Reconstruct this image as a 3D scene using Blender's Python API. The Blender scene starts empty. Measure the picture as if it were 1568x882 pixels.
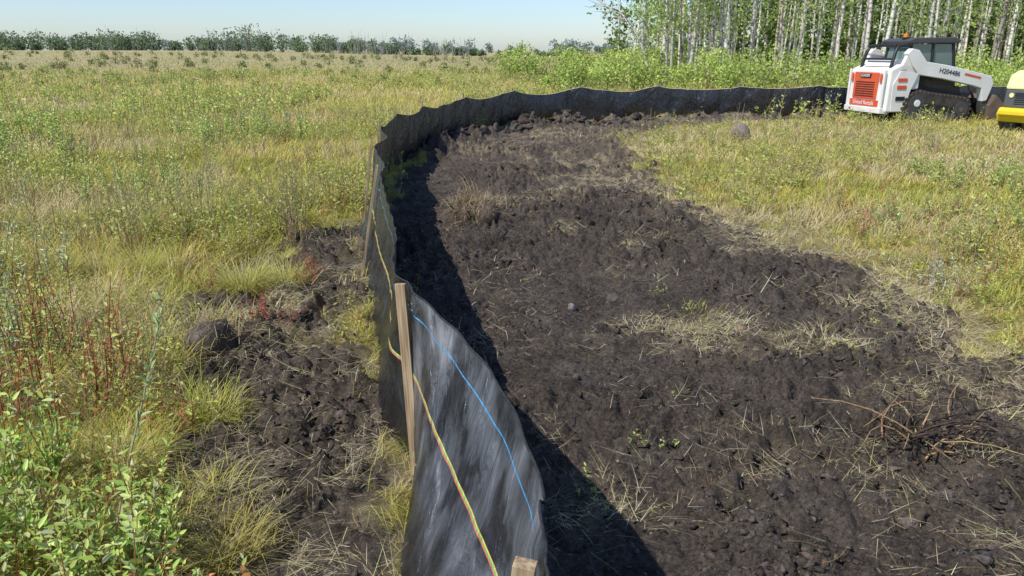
import bpy, math, numpy as np
from mathutils import Vector, Matrix
rng = np.random.default_rng(11)
scene = bpy.context.scene
PI = math.pi
U = lambda a, b, n: rng.uniform(a, b, n)

# ------------------------------------------------------------ noise
def _h(x, y, s):
    n = (x.astype(np.int64) * 374761393 + y.astype(np.int64) * 668265263 + s * 974634777) & 0xFFFFFFFF
    n = ((n ^ (n >> 13)) * 1274126177) & 0xFFFFFFFF
    n = n ^ (n >> 16)
    return (n & 0xFFFF) / 65535.0
def vn(x, y, s=0):
    x = np.asarray(x, float); y = np.asarray(y, float)
    xi = np.floor(x); yi = np.floor(y); fx = x - xi; fy = y - yi
    fx = fx * fx * (3 - 2 * fx); fy = fy * fy * (3 - 2 * fy)
    a = _h(xi, yi, s); b = _h(xi + 1, yi, s); c = _h(xi, yi + 1, s); d = _h(xi + 1, yi + 1, s)
    return (a * (1 - fx) + b * fx) * (1 - fy) + (c * (1 - fx) + d * fx) * fy
def fbm(x, y, o=3, s=0):
    r = 0; a = .5; t = 0
    for i in range(o):
        r = r + a * vn(x * 2 ** i + 17.3 * i, y * 2 ** i - 9.1 * i, s + i); t += a; a *= .5
    return r / t
def sstep(a, b, x):
    t = np.clip((x - a) / (b - a), 0, 1); return t * t * (3 - 2 * t)
def sdpoly(x, y, poly):
    d = np.full(x.shape, 1e9); ins = np.zeros(x.shape, bool)
    n = len(poly)
    for i in range(n):
        ax, ay = poly[i]; bx, by = poly[(i + 1) % n]
        ex, ey = bx - ax, by - ay
        t = np.clip(((x - ax) * ex + (y - ay) * ey) / (ex * ex + ey * ey + 1e-12), 0, 1)
        d = np.minimum(d, (x - ax - t * ex) ** 2 + (y - ay - t * ey) ** 2)
        c = ((ay > y) != (by > y)) & (x < (bx - ax) * (y - ay) / ((by - ay) if by != ay else 1e-9) + ax)
        ins ^= c
    d = np.sqrt(d)
    return np.where(ins, -d, d)

# ------------------------------------------------------------ layout (metres)
# station: bottom x,y, top x,y, stake?
ST = [(.10,-1.2,.16,-1.2,1),(-.02,1.10,.062,1.12,1),(-.14,1.5,.065,1.40,0),(-.32,1.9,.0,1.80,0),(-.41,2.2,-.13,2.2,0),
      (-.425,2.83,-.41,2.83,1),(-.66,3.25,-.53,3.2,0),(-.82,4.1,-.64,4.0,0),(-1.06,5.0,-.86,5.0,0),(-1.16,5.65,-1.0,5.68,1),
      (-1.47,6.5,-1.13,6.6,0),(-1.5,7.5,-1.36,7.5,1),(-1.6,8.6,-1.42,8.6,0),(-1.72,9.6,-1.66,9.6,1),(-1.78,11.2,-1.7,11.2,1),
      (-1.6,13,-1.5,13,1),(-1.02,15.6,-.97,15.55,1),(0,17.75,.03,17.7,1),(1.7,19.2,1.7,19.15,1),(3.8,20.1,3.8,20.05,1),
      (6.1,20.7,6.1,20.65,1),(8.4,21.1,8.4,21.05,1),(10.7,21.4,10.7,21.35,1),(13,21.7,13,21.65,1),(15.5,22.1,15.5,22.05,1),(19,22.7,19,22.65,1)]
fl = [(s[0], s[1]) for s in ST]
polyR = fl + [(19,21.9),(11.5,20.6),(9.4,20.3),(5.15,18.6),(3.0,16.2),(2.0,13.9),(2.1,12),(2.0,10.5),(1.85,9.26),(2.03,8.25),(2.3,7.43),
              (2.54,6.75),(2.74,6.1),(3.14,5.87),(3.12,5.51),(2.81,4.51),(2.84,4.1),(3.1,3.85),(4.2,3.3),(6,2.0),(7,-1.2)]
polyL = [f for f in fl if f[1] < 8.3] + [(-1.75,8.0),(-1.9,7.3),(-2.0,6.2),(-2.6,5.87),(-2.75,5.03),(-2.5,4.4),(-1.9,3.9),(-1.55,3.25),
              (-1.34,2.68),(-1.0,2.2),(-.82,1.5),(-.75,-1.2)]
patches = [(1.3,4.4,.6,.27,1.),(1.75,4.05,.5,.2,.8),(1.35,10.5,1.0,1.3,1.),(.9,12.2,1.3,1.1,.9),(.54,7.0,.3,.25,.6),(1.5,2.75,.6,.3,.3),
           (2.35,3.4,.6,.35,.5),(-.8,15,1.0,1.0,.7),(2.7,4.75,.5,.45,1.),(-.2,13.2,1.0,.8,.7),(.9,5.7,.3,.25,.45),(.3,2.5,.3,.3,.3),(1.9,2.2,.4,.3,.35),
           (2.2,6.9,.5,.8,1.),(1.9,8.6,.5,.8,.9),(1.2,15.8,1.6,1.3,.95),(1.2,6.4,.35,.3,.5),(.6,9.0,.7,.6,.5),(2.6,3.6,.5,.3,.6),(3.5,18.2,1.5,.6,.7)]
def masks(x, y):
    x = np.asarray(x, float); y = np.asarray(y, float)
    e = (fbm(x * 2.2, y * 2.2, 4, 5) - .5)
    sR = sdpoly(x, y, polyR); sL = sdpoly(x, y, polyL)
    fenceside = sL < .12
    sRn = np.where(fenceside, sR, sR + e * 1.3)
    dR = sstep(.10, -.12, sRn)
    nL = fbm(x * 1.9 + 3, y * 1.9, 3, 21)
    dLz = sstep(.15, -.15, sL + e * .9)
    dL = dLz * sstep(.34, .48, nL + .3 * np.exp(-(sR / .55) ** 2))
    st = np.exp(-((sR - .02) / .45) ** 2) * (sL > .3) * (x > 1.2)
    st = st * sstep(.28, .55, fbm(x * 3, y * 3, 3, 9)) * 1.3
    for (cx, cy, rx, ry, w) in patches:
        st = np.maximum(st, w * np.exp(-(((x - cx) / rx) ** 2 + ((y - cy) / ry) ** 2)) * sstep(.25, .6, fbm(x * 4, y * 4, 3, 33)) * 1.3)
    st = np.maximum(st, dLz * (1 - .78 * dL))
    grass = (1 - dR) * (1 - dLz)
    return dR, np.clip(st, 0, 1), grass, dL, dLz, sR

def gz(x, y):
    x = np.asarray(x, float); y = np.asarray(y, float)
    dR, st, g, dL, dLz, sR = masks(x, y)
    near = np.exp(-(np.hypot(x, y) / 30) ** 2)
    h = .06 * (fbm(x * .5, y * .5, 2, 40) - .5) * near
    d = np.maximum(dR, dLz * .9)
    wx = x + .10 * (fbm(x * 4, y * 4, 2, 71) - .5); wy = y + .10 * (fbm(x * 4, y * 4, 2, 72) - .5)
    bil = lambda f, s: np.sqrt(np.abs(2 * fbm(wx * f, wy * f, 2, s) - 1) + .004)
    rough = .6 + 1.35 * sstep(.35, .65, fbm(x * .9, y * .9, 2, 66))
    rel = .06 * (fbm(x * 1.1, y * 1.1, 2, 41) - .5) + .05 * bil(3.2, 50) + rough * (.060 * bil(6.5, 51) + .060 * bil(12, 52) + .034 * bil(22, 54))
    h = h + d * (rel - .11) + (1 - d) * .03 * fbm(x * 4, y * 4, 2, 53)
    h = h + .07 * np.exp(-((x - 1.25 - .25 * (y - 4)) / .5) ** 2) * dR * (y < 9) * (fbm(x, y, 2, 8))
    berm = np.exp(-((sR + .35) / .3) ** 2) * (y > 12) * (sR < 0) * (x < 11)
    h = h + berm * .22 * sstep(.35, .75, fbm(x * 2.5, y * 2.5, 3, 60))
    h = h + 1.7 * sstep(60, 190, y) * sstep(10, -110, x)
    return h

# ------------------------------------------------------------ mesh helpers
def link(o, parent=None):
    scene.collection.objects.link(o)
    if parent: o.parent = parent
    return o
class MB:
    def __init__(s): s.V = []; s.C = []; s.F = {3: [], 4: []}; s.n = 0
    def add(s, V, F, C):
        V = V.reshape(-1, 3); F = np.asarray(F)
        s.V.append(V.astype(np.float32)); s.F[F.shape[1]].append(F + s.n)
        C = C.reshape(-1, 3); s.C.append(C.astype(np.float32)); s.n += len(V)
    def build(s, name, mat, smooth=False, parent=None):
        return mk(name, np.concatenate(s.V), s.F[4], s.F[3], mat, np.concatenate(s.C), smooth, parent)
def mk(name, V, F4, F3, mat, C=None, smooth=False, parent=None):
    me = bpy.data.meshes.new(name)
    q = np.concatenate(F4) if len(F4) else np.zeros((0, 4), int)
    t = np.concatenate(F3) if len(F3) else np.zeros((0, 3), int)
    loops = np.concatenate([q.ravel(), t.ravel()]).astype(np.int32)
    starts = np.concatenate([np.arange(len(q)) * 4, len(q) * 4 + np.arange(len(t)) * 3]).astype(np.int32)
    me.vertices.add(len(V)); me.vertices.foreach_set('co', V.astype(np.float32).ravel())
    me.loops.add(len(loops)); me.loops.foreach_set('vertex_index', loops)
    me.polygons.add(len(starts)); me.polygons.foreach_set('loop_start', starts)
    me.update(calc_edges=True)
    if smooth: me.polygons.foreach_set('use_smooth', np.ones(len(starts), bool))
    if C is not None:
        a = me.attributes.new('col', 'FLOAT_COLOR', 'POINT')
        a.data.foreach_set('color', np.hstack([C, np.ones((len(C), 1))]).astype(np.float32).ravel())
    me.materials.append(mat)
    return link(bpy.data.objects.new(name, me), parent)

def nrm(v): return v / (np.linalg.norm(v, axis=-1, keepdims=True) + 1e-9)
def blades(mb, P, h, w, az, lean, curl, col, K=3, base=.5, taper=True):
    n = len(P); V = np.zeros((n, K + 1, 2, 3)); C = np.zeros((n, K + 1, 2, 3))
    c = P.copy(); az2 = az + rng.uniform(-1.2, 1.2, n)
    side = np.stack([-np.sin(az2), np.cos(az2), 0 * az], 1)
    for j in range(K + 1):
        t = j / K
        if j:
            a = lean + curl * (t - .5 / K)
            c = c + np.stack([np.cos(az) * np.sin(a), np.sin(az) * np.sin(a), np.cos(a)], 1) * (h / K)[:, None]
        ww = w * ((1 - t ** 1.6) * .95 + .05 if taper else 1)
        V[:, j, 0] = c - side * (ww / 2)[:, None]; V[:, j, 1] = c + side * (ww / 2)[:, None]
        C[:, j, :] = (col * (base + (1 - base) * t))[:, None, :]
    b = np.arange(n)[:, None] * (2 * (K + 1)) + (np.arange(K) * 2)[None]
    b = b.ravel()
    mb.add(V, np.stack([b, b + 1, b + 3, b + 2], 1), C)
def leaves(mb, P, D, N, L, W, col, simple=False):
    n = len(P); S = nrm(np.cross(D, N)); N = nrm(np.cross(S, D)); L = L[:, None]; W = W[:, None]
    if simple:
        V = np.stack([P, P + D * L * .5 + S * W * .5, P + D * L, P + D * L * .5 - S * W * .5], 1)
        b = np.arange(n) * 4
        mb.add(V, np.stack([b, b + 1, b + 2, b + 3], 1), np.repeat(col[:, None, :], 4, 1)); return
    f = N * W * .18; cu = N * L * .12
    V = np.stack([P, P + D * L * .3 + S * W * .45 + f, P + D * L * .68 + S * W * .38 + f - cu * .4, P + D * L - cu,
                  P + D * L * .68 - S * W * .38 + f - cu * .4, P + D * L * .3 - S * W * .45 + f], 1)
    b = np.arange(n) * 6
    mb.add(V, np.concatenate([np.stack([b, b + 1, b + 2, b + 3], 1), np.stack([b, b + 3, b + 4, b + 5], 1)]), np.repeat(col[:, None, :], 6, 1))
def tubes(mb, P, R, C, sides=4):
    n, k, _ = P.shape
    T = nrm(np.gradient(P, axis=1)); ref = np.array([.31, .93, .12])
    A = nrm(np.cross(T, ref)); B = np.cross(T, A)
    th = np.arange(sides) * 2 * PI / sides
    V = P[:, :, None, :] + R[:, :, None, None] * (A[:, :, None, :] * np.cos(th)[None, None, :, None] + B[:, :, None, :] * np.sin(th)[None, None, :, None])
    i = np.arange(n)[:, None, None] * k * sides + np.arange(k - 1)[None, :, None] * sides
    s0 = np.arange(sides)[None, None, :]; s1 = (s0 + 1) % sides
    F = np.stack([(i + s0).ravel(), (i + s1).ravel(), (i + sides + s1).ravel(), (i + sides + s0).ravel()], 1)
    Cc = np.broadcast_to(C[:, None, None, :], (n, k, sides, 3))
    mb.add(V, F, Cc)
def pick(pal, n, jit=.18):
    pal = np.array(pal); c = pal[rng.integers(0, len(pal), n)]
    return np.clip(c * (1 + rng.uniform(-jit, jit, (n, 1))) * (1 + rng.uniform(-.07, .07, (n, 3))), 0, 1)
def rdir(n):
    return nrm(rng.normal(size=(n, 3)))
def plants(mb, pos, H, nst, nl, lL, lW, stemcol, leafpal, lean=.35, r0=.05, sr=.0025, t0=.2, simple=False, sides=3, up=.6):
    n = len(pos); S = n * nst
    base = np.repeat(pos, nst, 0) + np.hstack([rng.normal(0, r0, (S, 2)), np.zeros((S, 1))])
    h = np.repeat(H, nst) * U(.55, 1.05, S); az = U(0, 2 * PI, S); ln = np.abs(rng.normal(0, lean, S)); ph = U(0, 6, S)
    def ev(idx, t):
        hh = h[idx]; a = az[idx]; l = ln[idx]
        ho = hh * np.sin(l) * t ** 1.3; wg = .02 * hh * np.sin(t * 5 + ph[idx])
        return base[idx] + np.stack([ho * np.cos(a) + wg, ho * np.sin(a) - wg, hh * np.cos(l) * t], 1)
    k = 5; idx = np.repeat(np.arange(S), k); t = np.tile(np.linspace(0, 1, k), S)
    P = ev(idx, t).reshape(S, k, 3)
    R = (np.repeat(np.atleast_1d(sr) * np.ones(n), nst))[:, None] * np.linspace(1, .35, k)[None]
    tubes(mb, P, R, pick(stemcol, S), sides)
    if nl:
        idx = np.repeat(np.arange(S), nl); m = len(idx)
        t = t0 + (1 - t0) * ((np.tile(np.arange(nl), S) + U(0, 1, m)) / nl)
        p = ev(idx, t); a = np.tile(np.arange(nl), S) * 2.4 + ph[idx] + U(-.5, .5, m)
        e = U(.1, 1.1, m) * up * 1.4
        D = np.stack([np.cos(a) * np.cos(e), np.sin(a) * np.cos(e), np.sin(e)], 1)
        N = nrm(np.array([0, 0, 1.]) + rng.normal(0, .45, (m, 3)))
        sc = U(.6, 1.15, m) * (1.1 - .45 * t)
        plc = pick(leafpal, m) * np.repeat(U(.75, 1.25, S), nl)[:, None]
        leaves(mb, p, D, N, lL * sc, lW * sc, np.clip(plc, 0, 1), simple)

# ------------------------------------------------------------ materials
def mat(name):
    m = bpy.data.materials.new(name); m.use_nodes = True; nt = m.node_tree; nt.nodes.clear()
    return m, nt, nt.nodes, nt.links
def nd(ns, t, **kw):
    n = ns.new(t)
    for k, v in kw.items(): setattr(n, k, v)
    return n
def veg_mat(name, trans=.35, gloss=.05, rough=.5, upn=0):
    m, nt, ns, L = mat(name)
    a = nd(ns, 'ShaderNodeAttribute', attribute_name='col'); d = ns.new('ShaderNodeBsdfDiffuse'); t = ns.new('ShaderNodeBsdfTranslucent')
    mx = ns.new('ShaderNodeMixShader'); mx.inputs[0].default_value = trans
    g = ns.new('ShaderNodeBsdfGlossy'); g.inputs['Roughness'].default_value = rough; g.inputs['Color'].default_value = (.8, .8, .8, 1)
    m2 = ns.new('ShaderNodeMixShader'); m2.inputs[0].default_value = gloss; o = ns.new('ShaderNodeOutputMaterial')
    if upn:   # normal bent upward so the flat blades and leaves look brighter in sun
        ge = ns.new('ShaderNodeNewGeometry'); ad = nd(ns, 'ShaderNodeVectorMath', operation='ADD'); ad.inputs[1].default_value = (0, 0, upn)
        no = nd(ns, 'ShaderNodeVectorMath', operation='NORMALIZE'); L.new(ge.outputs['Normal'], ad.inputs[0]); L.new(ad.outputs[0], no.inputs[0]); L.new(no.outputs[0], d.inputs['Normal'])
    L.new(a.outputs['Color'], d.inputs[0]); L.new(a.outputs['Color'], t.inputs[0])
    L.new(d.outputs[0], mx.inputs[1]); L.new(t.outputs[0], mx.inputs[2]); L.new(mx.outputs[0], m2.inputs[1]); L.new(g.outputs[0], m2.inputs[2])
    L.new(m2.outputs[0], o.inputs[0]); return m
def simple(name, col, rough=.5, metal=0, noise=.15, nscale=6, bump=0, dirt=None, spec=.5):
    m, nt, ns, L = mat(name)
    b = ns.new('ShaderNodeBsdfPrincipled'); o = ns.new('ShaderNodeOutputMaterial'); tc = ns.new('ShaderNodeTexCoord')
    n = ns.new('ShaderNodeTexNoise'); n.inputs['Scale'].default_value = nscale; n.inputs['Detail'].default_value = 5
    r = ns.new('ShaderNodeValToRGB'); r.color_ramp.elements[0].position = .35; r.color_ramp.elements[1].position = .7
    c = np.array(col); lo = c * (1 - noise) if dirt is None else np.array(dirt)
    r.color_ramp.elements[0].color = (*c, 1); r.color_ramp.elements[1].color = (*(c * (1 - noise) + lo * noise if dirt is not None else lo), 1)
    L.new(tc.outputs['Object'], n.inputs['Vector']); L.new(n.outputs[0], r.inputs[0]); L.new(r.outputs[0], b.inputs['Base Color'])
    b.inputs['Roughness'].default_value = rough; b.inputs['Metallic'].default_value = metal; b.inputs['Specular IOR Level'].default_value = spec
    if bump:
        bp = ns.new('ShaderNodeBump'); bp.inputs['Strength'].default_value = bump; bp.inputs['Distance'].default_value = .01
        n2 = ns.new('ShaderNodeTexNoise'); n2.inputs['Scale'].default_value = nscale * 6
        L.new(tc.outputs['Object'], n2.inputs['Vector']); L.new(n2.outputs[0], bp.inputs['Height']); L.new(bp.outputs[0], b.inputs['Normal'])
    L.new(b.outputs[0], o.inputs[0]); return m
M_grass = veg_mat('grass_blades', .38, .02, .5, .8)
M_leaf = veg_mat('leaf_green', .42, .03, .45, .4)
M_straw = veg_mat('dry_straw', .15, .02)
M_far = veg_mat('far_foliage', .42, 0.005, .5, .3)

# ground
def ground_mat():
    m, nt, ns, L = mat('meadow_soil')
    b = ns.new('ShaderNodeBsdfPrincipled'); o = ns.new('ShaderNodeOutputMaterial'); g = ns.new('ShaderNodeNewGeometry')
    b.inputs['Roughness'].default_value = .95; b.inputs['Specular IOR Level'].default_value = .12
    def noise(sc, det=5, ro=.6):
        n = ns.new('ShaderNodeTexNoise'); n.inputs['Scale'].default_value = sc; n.inputs['Detail'].default_value = det; n.inputs['Roughness'].default_value = ro
        L.new(g.outputs['Position'], n.inputs['Vector']); return n.outputs[0]
    def ramp(src, stops):
        r = ns.new('ShaderNodeValToRGB'); e = r.color_ramp.elements
        while len(e) < len(stops): e.new(.5)
        for i, (p, c) in enumerate(stops): e[i].position = p; e[i].color = (*c, 1)
        L.new(src, r.inputs[0]); return r.outputs[0]
    def mix(f, a, bb, t='MIX'):
        x = nd(ns, 'ShaderNodeMix', data_type='RGBA', blend_type=t)
        if isinstance(f, float): x.inputs[0].default_value = f
        else: L.new(f, x.inputs[0])
        L.new(a, x.inputs[6]); L.new(bb, x.inputs[7]); return x.outputs[2]
    soil = ramp(noise(3.0, 8, .7), [(.3, (.062, .051, .044)), (.5, (.108, .089, .076)), (.72, (.175, .146, .124))])
    soil2 = ramp(noise(50, 6, .75), [(.35, (.42, .42, .42)), (.5, (1, 1, 1)), (.66, (1.75, 1.68, 1.6))])
    soil = mix(1.0, soil, soil2, 'MULTIPLY')
    strw = ramp(noise(45, 6, .8), [(.35, (.18, .14, .09)), (.52, (.40, .32, .20)), (.7, (.60, .51, .34))])
    gr = ramp(noise(1.2, 8, .75), [(.32, (.22, .21, .045)), (.5, (.38, .33, .085)), (.68, (.48, .39, .14))])
    far = ramp(noise(.09, 8, .7), [(.35, (.29, .29, .10)), (.5, (.38, .33, .16)), (.66, (.36, .30, .19))])
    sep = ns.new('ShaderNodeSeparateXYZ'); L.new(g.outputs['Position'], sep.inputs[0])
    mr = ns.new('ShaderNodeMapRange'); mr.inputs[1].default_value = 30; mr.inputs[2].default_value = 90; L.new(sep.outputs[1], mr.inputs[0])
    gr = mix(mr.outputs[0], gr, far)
    ad = nd(ns, 'ShaderNodeAttribute', attribute_name='dirt'); as_ = nd(ns, 'ShaderNodeAttribute', attribute_name='straw')
    c = mix(ad.outputs['Fac'], gr, soil)
    th = nd(ns, 'ShaderNodeMath', operation='MULTIPLY'); L.new(as_.outputs['Fac'], th.inputs[0])
    L.new(ramp(noise(7, 6, .75), [(.42, (0, 0, 0)), (.58, (1, 1, 1))]), th.inputs[1])
    c = mix(th.outputs[0], c, strw)
    L.new(c, b.inputs['Base Color'])
    b0 = ns.new('ShaderNodeBump'); b0.inputs['Strength'].default_value = 1; b0.inputs['Distance'].default_value = .05
    L.new(noise(16, 6, .7), b0.inputs['Height'])
    bp = ns.new('ShaderNodeBump'); bp.inputs['Strength'].default_value = 1; bp.inputs['Distance'].default_value = .035
    L.new(noise(48, 6, .75), bp.inputs['Height']); L.new(b0.outputs[0], bp.inputs['Normal'])
    L.new(bp.outputs[0], b.inputs['Normal']); L.new(b.outputs[0], o.inputs[0]); return m
def axis(a0, c0, c1, a1, step, g=1.12, mids=()):
    core = list(np.arange(c0, c1, step)); x = c1; s = step
    out = []
    for (lim, st) in mids:
        while x < lim: out.append(x); x += st
        s = st
    while x < a1: out.append(x); s *= g; x += s
    out.append(a1)
    lo = []; x = c0; s = step
    while x > a0: s *= g; x -= s; lo.append(x)
    return np.array(lo[::-1] + core + out)
xs = axis(-900, -2.8, 4.2, 900, .017); ys = axis(-40, 1.4, 7.5, 1500, .017, 1.07, ((12, .032), (23, .08)))
XX, YY = np.meshgrid(xs, ys); ZZ = gz(XX, YY)
nx, ny = len(xs), len(ys)
V = np.stack([XX.ravel(), YY.ravel(), ZZ.ravel()], 1)
i = (np.arange(ny - 1)[:, None] * nx + np.arange(nx - 1)[None]).ravel()
ground = mk('ground', V, [np.stack([i, i + 1, i + 1 + nx, i + nx], 1)], [], ground_mat(), None, True)
dR, stw, gr_, dL, dLz, sR = masks(XX.ravel(), YY.ravel())
for nm, arr in (('dirt', np.maximum(dR, np.maximum(dL, dLz * .8))), ('straw', stw)):
    a = ground.data.attributes.new(nm, 'FLOAT', 'POINT'); a.data.foreach_set('value', arr.astype(np.float32))

def polar(n, r0, r1, p=.7, half=48):
    q = 1 - p; u = U(0, 1, n); r = (r0 ** q + u * (r1 ** q - r0 ** q)) ** (1 / q)
    th = np.radians(U(-half, half, n)); return r * np.sin(th), r * np.cos(th), r
def P3(x, y, dz=0): return np.stack([x, y, gz(x, y) + dz], 1)

# ------------------------------------------------------------ meadow grass
mb = MB()
YG = (.74, .66, .11); GR = (.40, .47, .07); LG = (.62, .63, .11); STW = (.78, .66, .36); GO = (.76, .61, .16)
def grass(n, r0, r1, K, p):
    x, y, r = polar(n, r0, r1, p)
    d, s, g, _, dz_, sR_ = masks(x, y); keep = U(0, 1, n) < g * (.35 + .9 * fbm(x * 2.5, y * 2.5, 2, 70))
    x, y, r, sR_ = x[keep], y[keep], r[keep], sR_[keep]; n = len(x)
    q = .28; jx = np.floor(x / q); jy = np.floor(y / q)
    cx = (jx + _h(jx, jy, 1)) * q; cy = (jy + _h(jx, jy, 2)) * q; pl = (_h(jx, jy, 3) * .75)
    near = np.clip(1.4 - r / 14, 0, 1)
    dx, dy = x - cx, y - cy
    x = cx + dx * (1 - pl * near); y = cy + dy * (1 - pl * near)
    big = fbm(x * .45, y * .45, 3, 80); m = fbm(x * 1.7, y * 1.7, 3, 81)
    h = (.06 + .24 * m + .10 * _h(jx, jy, 4)) * U(.5, 1.25, n) * (1 + np.clip(r - 8, 0, 30) * .004)
    h = h * (.45 + .55 * sstep(0, .9, np.abs(sR_))) * np.where((x > 2) & (r < 24), .7, 1)
    w = np.maximum(.0028, r * .0009) * U(.7, 1.3, n)
    az = np.arctan2(dy, dx) + rng.normal(0, .8, n); az = np.where(U(0, 1, n) < .3, rng.normal(.3, .6, n), az)
    lean = np.abs(rng.normal(.35, .3, n)); curl = U(.3, 1.8, n)
    tone = big + rng.normal(0, .13, n) + (m - .5) * .5 + (_h(jx, jy, 6) - .5) * .35 + np.where(x > 1.5, .14, .05)
    pal = np.array([GR, LG, YG, GO, STW]); f = np.clip((tone - .22) / .5, 0, .999) * 4; i0 = f.astype(int); ff = (f - i0)[:, None]
    c = pal[i0] * (1 - ff) + pal[np.minimum(i0 + 1, 4)] * ff
    dry = U(0, 1, n) < .14; c[dry] = pick([STW, (.6, .47, .25)], dry.sum())
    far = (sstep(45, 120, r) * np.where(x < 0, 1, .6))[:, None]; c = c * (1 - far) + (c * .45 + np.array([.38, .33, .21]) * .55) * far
    c = c * U(.72, 1.2, n)[:, None]
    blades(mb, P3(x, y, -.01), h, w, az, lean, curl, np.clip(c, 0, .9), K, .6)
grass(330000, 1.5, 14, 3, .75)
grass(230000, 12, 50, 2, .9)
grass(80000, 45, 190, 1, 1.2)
mb.build('meadow_grass', M_grass)
def tuft(mb, a, b_, kk, hh, pal, sp=.07):
    p = P3(a + rng.normal(0, sp, kk), b_ + rng.normal(0, sp, kk))
    dx, dy = p[:, 0] - a, p[:, 1] - b_
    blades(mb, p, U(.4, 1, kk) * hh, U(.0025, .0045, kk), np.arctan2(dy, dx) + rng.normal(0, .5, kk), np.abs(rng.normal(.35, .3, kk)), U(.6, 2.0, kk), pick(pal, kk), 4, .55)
TP = [(.74, .70, .14), (.56, .61, .12), (.76, .64, .32), (.68, .63, .13)]
mb = MB()
for (a, b_, kk, hh) in ((-1.95, 5.15, 1000, .42), (-1.75, 5.5, 500, .3), (-1.42, 3.2, 400, .22), (-3.1, 7.2, 900, .5), (-2.6, 7.6, 700, .45), (-1.95, 7.4, 300, .25), (-1.2, 2.6, 160, .16),
                       (-1.9, 4.35, 300, .25), (-2.35, 4.6, 400, .35), (-1.65, 6.9, 120, .2), (-2.9, 5.6, 600, .4), (-1.65, 2.75, 500, .3), (-1.75, 8.6, 200, .25)):
    tuft(mb, a, b_, kk, hh, TP)
for q in range(70):
    a, b_ = rng.uniform(-7, -2.3), rng.uniform(3.5, 14)
    tuft(mb, a, b_, 260, rng.uniform(.25, .5), [TP[q % 4], TP[(q + 1) % 4]], .06)
for q in range(40):
    a, b_ = rng.uniform(3.3, 9), rng.uniform(4.5, 14)
    tuft(mb, a, b_, 220, rng.uniform(.2, .33), [TP[q % 4], (.76, .62, .26)], .06)
for (a, b_) in ((1.28, 4.75), (1.2, 4.45), (1.8, 4.15), (2.4, 4.6), (2.8, 5.1), (2.0, 3.9), (1.9, 8.4), (1.7, 9.0)):
    tuft(mb, a, b_, 90, .09, TP, .09)
mb.build('sedge_tussocks', M_grass)

# ------------------------------------------------------------ forbs through meadow
GG = [(.34, .45, .08), (.45, .54, .12), (.47, .54, .18), (.56, .56, .12)]
def scatter(n, r0, r1, p=.6, gmin=.6):
    x, y, r = polar(n, r0, r1, p); g = masks(x, y)[2]; k = (g > gmin) & ((x < 1.5) | (U(0, 1, n) < .45)); return x[k], y[k], r[k]
mb = MB()
x, y, r = scatter(1900, 2.4, 9, .2); k = fbm(x * .9, y * .9, 2, 90) > .42; x, y = x[k], y[k]
plants(mb, P3(x, y), U(.2, .45, len(x)), 4, 12, .042, .014, [(.4, .3, .1), (.45, .15, .09)], GG, .3)
x, y, r = scatter(4200, 7, 22, .3); k = fbm(x * .6, y * .6, 2, 91) > .45; x, y = x[k], y[k]
plants(mb, P3(x, y), U(.25, .5, len(x)), 4, 9, .07, .028, [(.4, .3, .16)], GG, .35, .08, .005, simple=True)
x, y, r = scatter(2600, 20, 60, .3); k = fbm(x * .25, y * .25, 2, 92) > .47; x, y = x[k], y[k]
plants(mb, P3(x, y), U(.4, .75, len(x)), 4, 9, .15, .07, [(.4, .32, .18)], GG, .4, .2, .012, simple=True)
mb.build('meadow_herbs', M_leaf)
mb = MB()
RD = [(.48, .12, .07), (.40, .15, .08), (.55, .28, .11), (.34, .28, .09)]
x, y, r = scatter(460, 2.8, 22, .4); k = fbm(x * .8 + 9, y * .8, 2, 95) > .5; x, y = x[k], y[k]
plants(mb, P3(x, y), U(.2, .36, len(x)), 4, 9, .045, .016, [(.40, .12, .08)], RD, .35)
for (a, b_, hh) in ((-1.6, 5.6, .22), (-1.55, 4.35, .22), (-2.3, 5.2, .3), (-1.6, 3.1, .22), (-1.05, 1.95, .22)):
    p = np.array([a, b_]) + rng.normal(0, .1, (3, 2)); plants(mb, P3(p[:, 0], p[:, 1]), np.full(3, hh), 4, 10, .04, .015, [(.42, .1, .07)], RD[:2], .4)
mb.build('red_leaved_weeds', M_leaf)
mb = MB()
BR = [(.40, .30, .20), (.5, .41, .30), (.32, .21, .15)]
x, y, r = scatter(420, 3.5, 18, .4); plants(mb, P3(x, y), U(.35, .7, len(x)), 7, 3, .03, .01, BR, [(.5, .44, .2), (.4, .4, .14)], .3, .03, np.maximum(.0015, r * .00035))
mb.build('dry_weed_stalks', M_straw)
for (a, b_, hh, k) in ((-2.95, 7.0, .95, 18), (-1.98, 6.6, .75, 30), (-3.3, 6.2, .7, 12), (-2.3, 7.4, .6, 16), (3.6, 8.3, .6, 10)):
    mb = MB(); p = P3(np.array([a]), np.array([b_]))
    plants(mb, p, np.array([hh]), k, 12, .034, .013, BR, [(.46, .50, .13), (.56, .50, .18)], .38, .06, .0035, .45)
    mb.build('twiggy_bush', M_leaf)

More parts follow.
